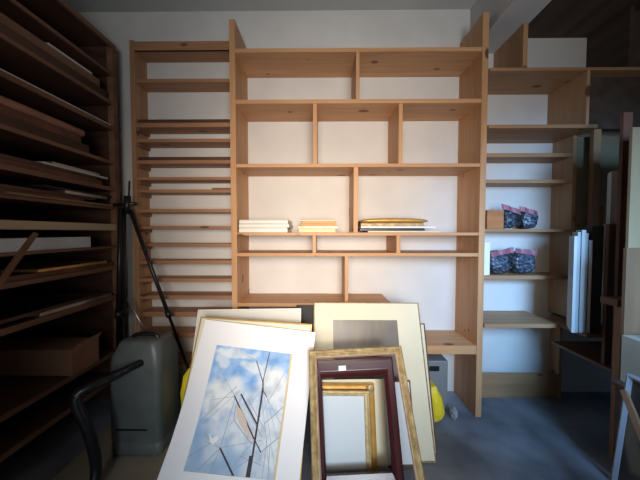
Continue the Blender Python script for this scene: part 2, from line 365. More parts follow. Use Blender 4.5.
# ---------------------------------------------------------------- dark rack on the left
XF = -1.66; Y0, Y1 = .85, 2.05
lr = thing('storage_rack', 'tall dark wooden storage rack along the left wall, stacked with frames', 'rack', (-2.05, 1.45, 0))
ZR = PX(118, 48, XF).z
bx('post', M['rack_wood'], lr, XF-.045, XF, Y1-.045, Y1, 0, ZR)
bx('post', M['rack_wood'], lr, XF-.045, XF, Y0, Y0+.045, 0, ZR)
bx('post', M['dark_wood'], lr, -2.42, -2.375, Y1-.045, Y1, 0, ZR)
bx('post', M['dark_wood'], lr, -2.42, -2.375, Y0, Y0+.045, 0, ZR)
bx('end_panel', M['dark_wood'], lr, -2.375, XF-.045, Y1-.02, Y1-.005, 0, ZR)
bx('back_panel', M['dark_wood'], lr, -2.44, -2.421, Y0, Y1, 0, ZR)
bx('top_rail', M['rack_wood'], lr, XF-.02, XF, Y0+.045, Y1-.045, ZR-.04, ZR)
bx('top_board', M['dark_wood'], lr, -2.42, XF-.02, Y0+.045, Y1-.045, ZR-.02, ZR)
RZ = {}
for k, (u, v, th) in {'a': (116, 76, .022), 'b': (116, 104, .024), 'c': (116, 128, .03), 'd': (112, 161, .025), 'e': (112, 187, .03), 'f': (112, 207, .02),
                  'g': (112, 224, .05), 'h': (112, 246, .018), 'i': (112, 266, .03), 'j': (112, 296, .035), 'k': (112, 353, .03), 'l': (112, 379, .03)}.items():
    z = PX(u, v, XF).z; RZ[k] = z
    m = M['dark_wood']
    bx('shelf', m, lr, -2.375, XF-.012, Y0+.045, Y1-.045, z-th, z)
    bx('shelf_edge', M['edgeply'] if k == 'g' else M['rack_wood'], lr, XF-.012, XF, Y0+.045, Y1-.046, z-th, z)
def lay(name, k, m, label, cat, y0, y1, h, x0=XF-.01, wid=.5, base=0, group=None, bev=.002):
    z = RZ[k]+.001+base
    return one(name, M[m], label, cat, x0-wid, x0, y0, y1, z, z+h, group=group, bev=bev)
def flatframe(k, mt, edge, label, y0, y1, h, x0=XF-.012, wid=.5, base=0, group='framed pictures lying in the left rack'):
    """a framed picture lying flat: frame bars with a back board inside"""
    z = RZ[k]+.001+base
    t = thing('picture_frame', label, 'picture frame', (x0-wid/2, (y0+y1)/2, z), group)
    bm = NB(); rectframe(bm, x0-wid, x0, y0, y1, [(0, 0), (0, h), (.012, h*1.0), (.03, h*.6), (.03, 0)])
    for v in bm.verts: v.co = Vector((v.co.x, v.co.z, z+v.co.y))
    obj('frame', bm, M[mt], t, .001)
    bm = NB(); box(bm, x0-wid+.03, x0-.03, y0+.03, y1-.03, z+.002, z+h*.5); obj('backing', bm, M[edge], t)
    return t
flatframe('b', 'dark_wood', 'cardboard', 'dark frame lowest in the pile on the second-highest shelf of the left rack', 1.3, 1.96, .06)
flatframe('b', 'rack_wood', 'cardboard', 'brown frame mid-pile on the second-highest shelf of the left rack', 1.32, 1.9, .05, base=.061)
flatframe('b', 'greymat', 'cardboard', 'thin pale frame topping the pile on the second-highest shelf of the left rack', 1.55, 1.84, .014, base=.112)
lay('board', 'c', 'greymat', 'thin white-edged board lying on the third shelf from the top of the left rack', 'board', 1.0, 1.99, .012)
flatframe('d', 'dark_wood', 'cardboard', 'dark frame lying lowest on the fourth shelf from the top of the left rack', 1.0, 1.8, .055)
flatframe('d', 'redwood', 'cardboard', 'red-brown frame lying under the rolled moulding on the left rack', 1.0, 1.74, .045, base=.056)
bm = NB(); tube(bm, [(XF-.05, 1.0, RZ['d']+.131), (XF-.03, 1.4, RZ['d']+.131), (XF-.026, 1.76, RZ['d']+.130)], .026, 12)
tag(obj('wooden_rod', bm, M['rodwood'], None, .004, True), 'thick red-brown wooden rod with rounded end lying on frames in the left rack', 'rod')
for i, (mt, h, y1, y0, lb) in enumerate([('redwood', .03, 1.9, 1.0, 'red-brown frame at the bottom of the fifth shelf of the left rack'), ('dark_wood', .022, 1.86, 1.2, 'dark frame second in the pile on the fifth shelf of the left rack'),
      ('greymat', .014, 1.95, 1.5, 'pale grey frame third in the pile on the fifth shelf of the left rack'), ('steel', .012, 1.88, 1.55, 'silvery frame on top of the pile on the fifth shelf of the left rack')]):
    flatframe('e', mt, 'cardboard', lb, y0, y1, h, base=[0, .031, .054, .069][i])
for i, (mt, h, y1, y0, lb) in enumerate([('redwood', .032, 1.75, 1.0, 'red-brown frame lying lowest on the sixth shelf of the left rack'), ('dark_wood', .02, 1.84, 1.1, 'dark frame resting second on the sixth shelf of the left rack'),
      ('steel', .02, 1.94, 1.62, 'short silvery frame on the sixth shelf of the left rack'), ('blackmatt', .012, 1.98, 1.5, 'thin black frame topping the sixth shelf pile of the left rack')]):
    flatframe('f', mt, 'cardboard', lb, y0, y1, h, base=[0, .033, .054, .075][i])
lay('moulding', 'f', 'ply', 'pale length of moulding poking out past the end post of the left rack', 'moulding', 1.3, 2.0, .014, x0=XF+.018, wid=.027, base=.0)
lay('panel', 'h', 'bluewhite', 'white flat box lying just under the bright pine shelf of the left rack', 'box', .95, 1.80, .075, x0=XF-.02)
flatframe('i', 'redwood', 'cardboard', 'red-brown frame lying on the shelf below the white flat box in the left rack', 1.0, 1.98, .028)
flatframe('i', 'gold', 'cardboard', 'gilt-edged frame lying on the red-brown frame in the left rack', 1.45, 1.92, .016, base=.029)
flatframe('j', 'steel', 'glassy', 'silver-edged glazed frame lying on the shelf above the brown carton', 1.45, 1.96, .022)
flatframe('j', 'dark_wood', 'glassy', 'dark frame lying on top of the silver-edged frame above the brown carton', 1.2, 1.85, .02, base=.023)
# leaning slat
bm = NB(); a = PX(-6, 290, -1.44); b = PX(35, 234, -1.60); tube(bm, [a, b], .016, 4)
tag(obj('batten', bm, M['brownboard']), 'brown wooden batten sticking out diagonally from the left rack', 'batten')
# carton on the lower shelf
kz = RZ['k']+.001
bxn = thing('cardboard_carton', 'brown cardboard carton pushed into a low shelf of the left rack', 'carton', (-2.0, 1.76, kz))
yb0 = PX(72, 385, XF).y; hb = zz(350, yb0, 40)-kz
bx('body', M['cardboard'], bxn, -2.36, XF+.005, yb0, yb0+.2, kz, kz+hb)
bm = NB(); prism(bm, [(yb0+.02, kz+hb), (yb0+.2, kz+hb), (yb0+.23, kz+hb+.03), (yb0+.05, kz+hb+.02)], 'x', XF-.002, XF+.004); obj('flap', bm, M['cardboard'], bxn)
bm = NB(); box(bm, -2.36, XF-.002, yb0-.004, yb0-.001, kz+hb*.72, kz+hb); obj('flap', bm, M['cardboard'], bxn, .001)

# ---------------------------------------------------------------- leaning pictures
def lean_root(name, label, cat, q, group=None):
    x, y, yaw, lean, roll, w, h = q
    cr, sr = math.cos(roll), math.sin(roll); cl, sl = math.cos(lean), math.sin(lean); cy, sy = math.cos(yaw), math.sin(yaw)
    R = Matrix(((cr, 0, sr), (0, 1, 0), (-sr, 0, cr))); Rx = Matrix(((1, 0, 0), (0, cl, sl), (0, -sl, cl))); Rz = Matrix(((cy, -sy, 0), (sy, cy, 0), (0, 0, 1)))
    T = Rz @ Rx @ R
    zm = min((T @ Vector((s*w/2, 0, 0))).z for s in (-1, 1))
    zm = min(zm, min((T @ Vector((s*w/2, .012, 0))).z for s in (-1, 1)))
    m = Matrix.Translation((x, y, -zm+.001)) @ T.to_4x4()
    return thing(name, label, cat, mtx=m, group=group)
def onboard(root, u, v, off=0):
    m = root.matrix_basis.inverted(); o = m @ CAM; d = m.to_3x3() @ ray(u, v); p = o + d*((off-o.y)/d.y); return p
MAT_T = .004
# A: back framed sheet
q = (-.4911, 1.43, 0, .33, -.0148, .716, .9035); w, h = q[5:]
t = lean_root('picture_frame', 'thin white frame with grey-white mat rearmost behind the ship picture', 'picture frame', q)
bm = NB(); rectframe(bm, -w/2, w/2, 0, h, [(0, .012), (0, -.008), (.009, -.008), (.012, 0), (.012, .012)]); obj('frame', bm, M['whitewood'], t, local=True)
bm = NB(); box(bm, -w/2+.012, w/2-.012, 0, .006, .012, h-.012); obj('mat_board', bm, M['greymat'], t, local=True)
# B: cream mat in gilt frame
q = (-.4708, 1.24, 0, .372, .0613, .7076, .8789); w, h = q[5:]
t = lean_root('picture_frame', 'cream mat in a slim gold frame directly behind the ship picture', 'picture frame', q)
bm = NB(); rectframe(bm, -w/2, w/2, 0, h, [(0, .012), (0, -.002), (.008, -.004), (.01, 0), (.01, .012)]); obj('frame', bm, M['gold'], t, local=True)
bm = NB(); box(bm, -w/2+.008, w/2-.008, -.003, .006, .01, h-.004); obj('mat_board', bm, M['cream'], t, local=True)
# C: ship picture
q = (-.4734, 1.175, 0, .415, .1048, .689, .861); w, h = q[5:]
t = lean_root('matted_picture', 'watercolour of a sailing ship\'s masts against blue clouds, in a wide white mat', 'picture', q)
def bow(bm):
    for v in bm.verts:
        s = min(1, max(0, (v.co.x+w/2)/w)); tt = min(1, max(0, v.co.z/h))
        v.co.y -= .10*(1-s)**1.3*max(0, (.55-tt)/.55)**2
c = [onboard(t, *p) for p in ((192, 461), (276, 487), (291, 356.5), (215, 342))]
L = .5*(c[0].x+c[3].x); Rr = .5*(c[1].x+c[2].x); Bz = .5*(c[0].z+c[1].z); Tz = .5*(c[2].z+c[3].z)
def matgrid(x0, x1, z0, z1, X0, X1, Z0, Z1, y0, y1):
    bm = NB()
    for (a, b, c_, d) in ((x0, X0, z0, z1), (X1, x1, z0, z1), (X0, X1, z0, Z0), (X0, X1, Z1, z1)):
        gridbox(bm, a, b, y0, y1, c_, d, 6, 14)
    bow(bm); return bm
obj('mat_board', matgrid(-w/2, w/2, 0, h, L, Rr, Bz, Tz, -.003, .0), M['white'], t, local=True)
bm = NB(); gridbox(bm, L-.01, Rr+.01, .0005, .003, Bz-.01, Tz+.01, 12, 14); bow(bm)
# painting shader: washes of blue, white clouds and a grey haze low down
pm = mat('ship_watercolour', (.5, .6, .7), .75); n, l, b = nodes(pm)
tc = n.new('ShaderNodeTexCoord')
nz = n.new('ShaderNodeTexNoise'); nz.inputs['Scale'].default_value = 9; nz.inputs['Detail'].default_value = 5
l.new(tc.outputs['Object'], nz.inputs[0])
wp = n.new('ShaderNodeVectorMath'); wp.operation = 'MULTIPLY_ADD'; wp.inputs[1].default_value = (.11, .11, .11)
l.new(nz.outputs['Color'], wp.inputs[0]); l.new(tc.outputs['Object'], wp.inputs[2])
tot = None
for (cu, cv, rx_, rz_, st) in ((220, 398, 17, 19, 1), (231, 388, 13, 12, .9), (272, 385, 16, 17, 1), (284, 396, 12, 15, .9), (236, 353, 22, 5, .8), (256, 368, 16, 6, .7), (222, 360, 8, 5, .6), (250, 425, 26, 22, .75), (276, 440, 16, 26, .85), (226, 425, 20, 12, .6), (215, 448, 12, 8, .45), (248, 405, 10, 14, .7), (262, 470, 20, 15, .5)):
    p = onboard(t, cu, cv); sc = .0058
    sb = n.new('ShaderNodeVectorMath'); sb.operation = 'SUBTRACT'; sb.inputs[1].default_value = (p.x+.055, .055, p.z+.055); l.new(wp.outputs[0], sb.inputs[0])
    ml = n.new('ShaderNodeVectorMath'); ml.operation = 'MULTIPLY'; ml.inputs[1].default_value = (1/(rx_*sc), 0, 1/(rz_*sc)); l.new(sb.outputs[0], ml.inputs[0])
    ln = n.new('ShaderNodeVectorMath'); ln.operation = 'LENGTH'; l.new(ml.outputs[0], ln.inputs[0])
    mr = n.new('ShaderNodeMapRange'); mr.interpolation_type = 'SMOOTHSTEP'; mr.inputs['From Min'].default_value = 1.25; mr.inputs['From Max'].default_value = .65; mr.inputs['To Max'].default_value = st; l.new(ln.outputs['Value'], mr.inputs[0])
    if tot is None: tot = mr.outputs[0]
    else:
        mm = n.new('ShaderNodeMath'); mm.operation = 'MAXIMUM'; l.new(tot, mm.inputs[0]); l.new(mr.outputs[0], mm.inputs[1]); tot = mm.outputs[0]
n2 = n.new('ShaderNodeTexNoise'); n2.inputs['Scale'].default_value = 14; n2.inputs['Detail'].default_value = 6; l.new(tc.outputs['Object'], n2.inputs[0])
cr = n.new('ShaderNodeValToRGB'); e = cr.color_ramp.elements
e[0].position = .35; e[0].color = (.15, .34, .66, 1); e[1].position = .68; e[1].color = (.42, .58, .80, 1); l.new(n2.outputs[0], cr.inputs[0])
sx = n.new('ShaderNodeSeparateXYZ'); l.new(tc.outputs['Object'], sx.inputs[0])
mr = n.new('ShaderNodeMapRange'); mr.inputs['From Min'].default_value = Bz+.34; mr.inputs['From Max'].default_value = Bz; mr.inputs['To Max'].default_value = .7
l.new(sx.outputs[2], mr.inputs[0])
mx = n.new('ShaderNodeMix'); mx.data_type = 'RGBA'; l.new(mr.outputs[0], mx.inputs['Factor']); l.new(cr.outputs[0], mx.inputs['A']); mx.inputs['B'].default_value = (.34, .44, .54, 1)
c2 = n.new('ShaderNodeValToRGB'); e = c2.color_ramp.elements; e[0].position = .35; e[0].color = (.50, .56, .62, 1); e[1].position = .55; e[1].color = (.76, .78, .79, 1); l.new(n2.outputs[0], c2.inputs[0])
m3 = n.new('ShaderNodeMix'); m3.data_type = 'RGBA'; l.new(tot, m3.inputs['Factor']); l.new(mx.outputs['Result'], m3.inputs['A']); l.new(c2.outputs[0], m3.inputs['B'])
l.new(m3.outputs['Result'], b.inputs['Base Color'])
pic = obj('print', bm, pm, t, local=True)
bm = NB(); gs = .011
gridbox(bm, Rr-gs, Rr+.001, -.0005, .0004, Bz, Tz, 2, 14); bow(bm); obj('gold_slip', bm, M['slip'], t, local=True)
def strokes(lst, m, name, off=-.0002, curve=False):
    bm = NB()
    for (u0, v0, u1, v1, wd) in lst:
        a, b_ = onboard(t, u0, v0), onboard(t, u1, v1); a.y = b_.y = 0
        d = (b_-a).normalized(); nn = Vector((-d.z, 0, d.x))*wd*.78/2*.0058
        N = 10; prev = None
        for k in range(N+1):
            p = a.lerp(b_, k/N)
            cur = (bm.verts.new(p+nn+Vector((0, off, 0))), bm.verts.new(p-nn+Vector((0, off, 0))))
            if prev: bm.faces.new((prev[0], prev[1], cur[1], cur[0]))
            prev = cur
    bow(bm); return obj(name, bm, m, pic, local=True)
strokes([(200, 421, 237, 386, .7), (203, 424, 240, 390, .5), (235, 398, 221, 447, .8), (201, 467, 221, 447, .8), (221, 447, 262, 440, .5), (268, 361, 290, 354, .8), (264, 424, 289, 402, .9), (261, 452, 284, 433, .9),
         (241, 352, 257, 361, .5), (263, 389, 230, 425, .5), (263, 388, 275, 470, .4), (265, 390, 281, 455, .4), (262, 400, 270, 475, .4), (235, 396, 215, 360, .4), (210, 400, 236, 396, .4), (221, 447, 205, 440, .5), (230, 470, 262, 430, .5), (190, 455, 215, 440, .6), (258, 420, 285, 372, .5), (236, 404, 234, 420, 1), (234, 420, 249, 440, 1), (249, 440, 256, 446, 1), (244, 402, 262, 437, .8), (248, 399, 266, 432, .6), (267, 440, 262, 480, .6), (270, 445, 268, 480, .6), (240, 455, 262, 465, .6), (221, 447, 210, 476, .6), (255, 455, 232, 470, .6), (266, 396, 284, 430, .5), (205, 432, 221, 447, .5)], M['inkgrey'], 'ink_lines', -.0003)
bm = NB(); vs = []
for (u, v) in ((236.5, 405), (238.5, 404), (244, 413), (251, 430), (254, 440), (249, 437), (241, 426), (236, 415)):
    p = onboard(t, u, v); vs.append(bm.verts.new((p.x, -.0004, p.z)))
bm.faces.new(vs); bow(bm); obj('sail', bm, M['pinkcard'], pic, local=True)
strokes([(269.7, 352.5, 262.8, 382, 1.1), (256.6, 361, 262.8, 382, 1.1), (263, 381, 263, 390, 1.6), (263, 388, 249, 481, 2.3), (234.5, 396, 254, 438, 1.6), (241, 394, 257, 424, 1.8), (254, 438, 261, 452, 1.2), (221, 447, 237, 479, 2.0), (262, 389, 267, 397, 1.0), (251, 455, 247, 480, 3)], M['ink'], 'mast_lines', -.0006)
bm = NB(); vs = []
for (u, v) in ((209.5, 432), (213, 438), (217, 435), (220, 437), (217, 441), (213.5, 444), (211, 441)):
    p = onboard(t, u, v); vs.append(bm.verts.new((p.x, -.0006, p.z)))
bm.faces.new(vs); bow(bm); obj('gull', bm, M['white'], pic, local=True)

# K: black board
q = (.1545, 1.612, 0, .25, 0, .689, .8853); w, h = q[5:]
t = lean_root('black_board', 'plain black board leaning rearmost, showing between the two groups of pictures', 'board', q)
bm = NB(); box(bm, -w/2, w/2, 0, .008, 0, h); obj('sheet', bm, M['blackmatt'], t, local=True)
# E
q = (.3734, 1.535, 0, .32, .0133, .70, .7815); w, h = q[5:]
t = lean_root('picture_frame', 'thin dark-edged frame showing only as a sliver right of the big cream-matted frame', 'picture frame', q)
bm = NB(); rectframe(bm, -w/2, w/2, 0, h, [(0, .010), (0, -.004), (.006, -.004), (.008, 0), (.008, .010)]); obj('frame', bm, M['dark_wood'], t, local=True)
bm = NB(); box(bm, -w/2+.008, w/2-.008, 0, .006, .008, h-.008); obj('mat_board', bm, M['cream'], t, local=True)
# D
q = (.3147, 1.48, 0, .3476, .0023, .7526, .9401); w, h = q[5:]
t = lean_root('picture_frame', 'big frame with wide cream mat around a dark glazed print, rearmost of the right group', 'picture frame', q)
bm = NB(); rectframe(bm, -w/2, w/2, 0, h, [(0, .014), (0, -.008), (.005, -.009), (.007, 0), (.007, .014)]); obj('frame', bm, M['bronze'], t, local=True)
a = onboard(t, 333, 320); b_ = onboard(t, 397, 320)
ox0, ox1, oz1, oz0 = a.x, b_.x, (a.z+b_.z)/2, .22
bm = NB(); rectbars = [(-w/2+.006, ox0, .006, h-.006), (ox1, w/2-.006, .006, h-.006), (ox0, ox1, .006, oz0), (ox0, ox1, oz1, h-.006)]
for r_ in rectbars: box(bm, r_[0], r_[1], -.002, .004, r_[2], r_[3])
obj('mat_board', bm, M['cream'], t, local=True)
bm = NB(); box(bm, ox0-.005, ox1+.005, .001, .005, oz0-.005, oz1+.005); obj('print', bm, M['brownprint'], t, local=True)
# J
q = (.4144, 1.448, 0, .194, -.0325, .30, .4694); w, h = q[5:]
t = lean_root('picture_frame', 'white board in a thin brown frame behind the right bar of the bronze frame', 'picture frame', q)
bm = NB(); rectframe(bm, -w/2, w/2, 0, h, [(0, .012), (0, -.006), (.006, -.006), (.008, 0), (.008, .012)]); obj('frame', bm, M['redwood'], t, local=True)
bm = NB(); box(bm, -w/2+.007, w/2-.007, -.001, .006, .007, h-.007); obj('mat_board', bm, M['bluewhite'], t, local=True)
# I
q = (.1854, 1.42, 0, .2, -.0193, .4036, .4932); w, h = q[5:]
t = lean_root('mat_sheet', 'plain cream mat sheet behind the small gold frames, seen through the maroon frame', 'mat', q)
bm = NB(); box(bm, -w/2, w/2, 0, .004, 0, h); obj('sheet', bm, M['cream'], t, local=True)
# H1 gold frame with corner ornament
q = (.1334, 1.375, 0, .2399, -.0019, .3636, .4916); w, h = q[5:]
t = lean_root('picture_frame', 'ornate gold frame with leafy corners, second behind the maroon frame opening', 'picture frame', q)
bm = NB(); rectframe(bm, -w/2, w/2, 0, h, [(0, .014), (0, -.006), (.008, -.014), (.016, -.008), (.024, -.012), (.036, -.004), (.036, .014)]); obj('frame', bm, M['gold'], t, .001, local=True)
for sx_ in (-1, 1):
    for zz0 in (.028, h-.028):
        bm = NB(); bmesh.ops.create_icosphere(bm, subdivisions=3, radius=.026, matrix=Matrix.Translation((sx_*(w/2-.026), -.010, zz0)) @ Matrix.Diagonal((1, .4, 1, 1)))
        for v in bm.verts:
            k = noise.noise(v.co*90); v.co += v.normal*0; v.co.y -= .006*k; v.co.x += .004*noise.noise(v.co*120)
        obj('corner_ornament', bm, M['bronze'], t, smooth=True, local=True)
bm = NB(); box(bm, -w/2+.03, w/2-.03, .004, .009, .03, h-.03); obj('backing', bm, M['cream'], t, local=True)
# H2 pale frame with glass
q = (.1154, 1.33, 0, .2398, .0021, .3165, .4789); w, h = q[5:]
t = lean_root('picture_frame', 'small cream-gold frame holding glass painted with a pale reflection, nearest inside the maroon frame opening', 'picture frame', q)
bm = NB(); rectframe(bm, -w/2, w/2, 0, h, [(0, .012), (0, -.010), (.006, -.014), (.014, -.006), (.022, -.004), (.029, .0), (.029, .012)]); obj('frame', bm, M['palegold'], t, .001, local=True)
bm = NB(); box(bm, -w/2+.03, w/2-.03, .001, .006, .03, h-.03); obj('glass', bm, M['pane_reflection'], t, local=True)
# G maroon
q = (.2166, 1.2336, 0, .2292, -.0492, .4235, .6917); w, h = q[5:]
t = lean_root('picture_frame', 'empty dark maroon lacquered frame with a small white sticker on its top bar', 'picture frame', q)
a = onboard(t, 322.5, 377); b_ = onboard(t, 384, 376); c_ = onboard(t, 392, 472); d_ = onboard(t, 326, 474)
ix0 = (a.x+d_.x)/2; ix1 = (b_.x+c_.x)/2; iz1 = (a.z+b_.z)/2; iz0 = c_.z
bm = NB()
def ring(x0, x1, z0, z1, y): return [bm.verts.new(c) for c in ((x0, y, z0), (x1, y, z0), (x1, y, z1), (x0, y, z1))]
X0, X1, Z0, Z1 = -w/2, w/2, 0, h
def mid(f, y): return ring(X0+(ix0-X0)*f, X1+(ix1-X1)*f, Z0+(iz0-Z0)*f, Z1+(iz1-Z1)*f, y)
rg = [mid(0, .012), mid(0, -.008), mid(.12, -.012), mid(.62, -.012), mid(.70, -.018), mid(.85, -.012), mid(1, -.004), mid(1, .012)]
for i in range(len(rg)):
    A_, B_ = rg[i], rg[(i+1) % len(rg)]
    for k in range(4): bm.faces.new((A_[k], A_[(k+1) % 4], B_[(k+1) % 4], B_[k]))
obj('frame', bm, M['maroon'], t, .0015, local=True)
a = onboard(t, 338.5, 366, -.013); b_ = onboard(t, 346, 370.5, -.013); bm = NB(); box(bm, a.x, b_.x, -.0132, -.0121, b_.z, a.z); s = obj('sticker', bm, M['white'], t, local=True); s['label'] = 'small white sticker'
# F bronze
q = (.2265, .985, -.0022, .4926, -.0534, .5179, .8338); w, h = q[5:]
t = lean_root('picture_frame', 'large empty slim bronze-gold frame leaning foremost over the maroon frame', 'picture frame', q)
bm = NB(); rectframe(bm, -w/2, w/2, 0, h, [(0, .012), (0, -.004), (.006, -.010), (.014, -.006), (.020, -.009), (.034, -.001), (.040, .0), (.040, .012)]); obj('frame', bm, M['bronze'], t, .0008, local=True)
bm = NB(); rectframe(bm, -w/2+.036, w/2-.036, .036, h-.036, [(0, .001), (0, -.003), (.007, -.002), (.007, .001)]); obj('inner_slip', bm, M['rack_wood'], t, local=True)

# ---------------------------------------------------------------- things on the centre shelves
z4 = s4[1]+.001
def flat(x0, x1, y0, y1, z0, h, mf, label, name='picture_frame', cat='picture frame', group=None, bar=.03, back='greymat', prof=None, hl=None):
    t = thing(name, label, cat, ((x0+x1)/2, (y0+y1)/2, z0), group)
    prof = prof or [(0, 0), (0, h*.75), (.005, h), (bar*.6, h), (bar, h*.6), (bar, 0)]
    bm = NB(); rectframe(bm, x0, x1, y0, y1, prof)
    for v in bm.verts: v.co = Vector((v.co.x, v.co.z, z0+v.co.y))
    obj('frame', bm, M[mf], t, .0008)
    bm = NB(); box(bm, x0+bar, x1-bar, y0+bar, y1-bar, z0+h*.1, z0+h*.4); obj('backing', bm, M[back], t)
    return t
Yc = 1.885
def HH(v0, v1): return (v1-v0)*Yc/FPX
gw = 'white frames lying in a stack on the shelf'
z = z4
for k, (h, u0, u1, lb) in enumerate([(HH(228, 232.6), 239, 287.5, 'white wooden frame at the bottom of the white stack on the pine shelf'), (HH(224, 227.8), 239, 289, 'white wooden frame in the middle of the white stack on the pine shelf'), (HH(220, 223.8), 239.3, 288, 'white wooden frame on top of the white stack on the pine shelf')]):
    flat(xx(u0, Yc), xx(u1, Yc), Yc, 2.14, z, h, 'whitewood', lb, group=gw); z += h+.0015
z = z4
for k, (h, u0, u1, mt, lb) in enumerate([(HH(228.5, 232.5), 299, 335.5, 'palewood', 'thick bare cream wooden panel at the bottom of the pale stack on the pine shelf'), (HH(225.7, 228), 298, 338, 'palegold', 'pale gold frame second from the bottom of the pale stack on the pine shelf'),
       (HH(223.4, 225.4), 301, 336, 'orange', 'lower orange-brown frame in the pale stack on the pine shelf'), (HH(221, 223.1), 302, 335, 'orange', 'upper orange-brown frame in the pale stack on the pine shelf'), (HH(219, 220.8), 300, 336, 'palewood', 'thin pale wooden frame on top of the pale stack on the pine shelf')]):
    flat(xx(u0, Yc), xx(u1, Yc), Yc, 2.12, z, h, mt, lb, group='pale wooden frames in the middle stack'); z += h+.001
z = z4
for k, (h, u0, u1, mt, lb) in enumerate([(HH(230.8, 232.4), 368, 440, 'cream', 'thin cream card at the bottom of the gilt stack'), (HH(228.2, 230.6), 360, 425, 'black', 'thin black frame under the white board in the gilt stack'), (HH(226, 228), 361, 436, 'white', 'thin white board between the black frame and the gilt frames'),
       (HH(222.4, 225.7), 361, 424, 'bronze', 'square-edged brown-gold frame second from the top of the gilt stack')]):
    flat(xx(u0, Yc), xx(u1, Yc), Yc+.002*k, 2.12, z, h, mt, lb, group='frames and boards in the gilt stack'); z += h+.001
# top ornate frame: upper edge swells in the middle
u0, u1 = 360.5, 431; xa, xb = xx(u0, Yc), xx(u1, Yc); h = HH(217.6, 222.2)
t = thing('picture_frame', 'swelling bright gilt frame on top of the gilt stack', 'picture frame', ((xa+xb)/2, 2.0, z), 'frames and boards in the gilt stack')
bm = NB(); N = 24; ca, cb = (xa+xb)/2, (Yc+2.14)/2; rx, ry = (xb-xa)/2, (2.14-Yc)/2
prof = [(1, 0.35), (1, .6), (.94, .95), (.86, 1), (.72, .55), (.66, .3), (.70, 0), (.86, .0)]
rings = []
for f_, hh in prof:
    rr = []
    for k in range(N*2):
        a = pi*k/N; cx_, sy_ = math.cos(a), math.sin(a)
        p_ = .35; X = math.copysign(abs(cx_)**p_, cx_)*rx*f_; Yy = math.copysign(abs(sy_)**p_, sy_)*ry*f_
        rr.append(bm.verts.new((ca+X, cb+Yy, z+h*hh*(.65+.35*(1-(X/rx)**2)))))
    rings.append(rr)
for i in range(len(rings)):
    A_, B_ = rings[i], rings[(i+1) % len(rings)]
    for k in range(N*2): bm.faces.new((A_[k], A_[(k+1) % (N*2)], B_[(k+1) % (N*2)], B_[k]))
obj('frame', bm, M['gold'], t, smooth=True)
bm = NB(); box(bm, xa+.12, xb-.12, Yc+.08, 2.07, z+.001, z+h*.3); obj('backing', bm, M['cream'], t)

# ---------------------------------------------------------------- things on the corner shelves
YS = 2.0
def bag(label, u0, u1, v0, v1, Y, z0, seal, seed):
    x0, x1 = xx(u0, Y), xx(u1, Y); z1 = zz(v0+1.5, Y, (u0+u1)/2); cxx = (x0+x1)/2; w = (x1-x0)/2; hh = z1-z0
    t = thing('plastic_bag', label, 'bag', (cxx, Y+.07, z0), 'zip bags of small hardware')
    bm = NB(); bmesh.ops.create_uvsphere(bm, u_segments=36, v_segments=24, radius=1)
    off = Vector((seed*3.1, seed*1.7, 0))
    for v in bm.verts:
        c = v.co.copy(); s = .97 + .28*noise.noise(c*2.3+off) + .22*noise.noise(c*7+off)
        zq = c.z; wid = 1 - .25*max(0, zq)
        if c.z > 0: s *= 1+.18*noise.noise(Vector((c.x*1.6, 0, 0))*3+off)
        wid = 1 - .30*max(0, zq)**1.5
        v.co = Vector((cxx+math.copysign(abs(c.x)**.55, c.x)*w*wid*min(s, 1.0), Y+.07+c.y*.062*min(s, 1.1), z0+.001+hh*.5*(1+max(-1, math.copysign(abs(zq)**.6, zq)*min(s, 1.0)))))
        v.co.z = max(v.co.z, z0+.001)
    obj('body', bm, M['bagfoil'], t, smooth=True)
    (a0, b0), (a1, b1) = seal; N = 10; bm = NB(); pr = None
    for th in range(1):
        f = []; g = []
        for k in range(N+1):
            p = P(a0+(a1-a0)*k/N, b0+(b1-b0)*k/N, Y+.012); wv = .008*math.sin(k*1.3+seed)
            for lst, yy in ((f, -.001), (g, .001)):
                lst.append((bm.verts.new((p.x, p.y+wv+yy, p.z)), bm.verts.new((p.x+.004, p.y+wv*.4+yy, p.z-.04))))
        for k in range(N):
            bm.faces.new((f[k][0], f[k][1], f[k+1][1], f[k+1][0])); bm.faces.new((g[k][0], g[k+1][0], g[k+1][1], g[k][1]))
            bm.faces.new((f[k][0], f[k+1][0], g[k+1][0], g[k][0])); bm.faces.new((f[k][1], g[k][1], g[k+1][1], f[k+1][1]))
        bm.faces.new((f[0][0], g[0][0], g[0][1], f[0][1])); bm.faces.new((f[N][0], f[N][1], g[N][1], g[N][0]))
    s = obj('zip_seal', bm, M['bagseal'], t); s['label'] = 'purple-red zip edge'
bag('left dark zip bag on the upper bag shelf, beside the wooden block', 504, 520, 207, 229, YS, r5[1]+.001, ((502, 203.5), (521, 210)), 1)
bag('right dark zip bag on the upper bag shelf', 524.5, 542, 207, 229, YS+.01, r5[1]+.001, ((520, 206), (538, 211)), 2)
bag('left dark zip bag on the lower bag shelf, beside the white book', 491.5, 515, 249.5, 275.5, YS, r6[1]+.001, ((491, 252), (513, 247)), 3)
bag('right dark glittering zip bag on the lower bag shelf', 517, 541, 249.5, 275.5, YS+.01, r6[1]+.001, ((515, 248), (536, 250.5)), 4)
one('wooden_block', M['orange'] if False else pine('orange_pine_block', 0, (.50, .20, .065), (.36, .13, .04)), 'orange-brown knotty wooden block on the upper bag shelf', 'block', xx(487, YS), xx(503.5, YS), YS, YS+.12, r5[1]+.001, zz(210, YS, 495))
one('book', M['white'], 'white upright book at the left end of the lower bag shelf', 'book', cx0+.002, xx(490.5, YS), YS, YS+.14, r6[1]+.001, zz(242, YS, 488))

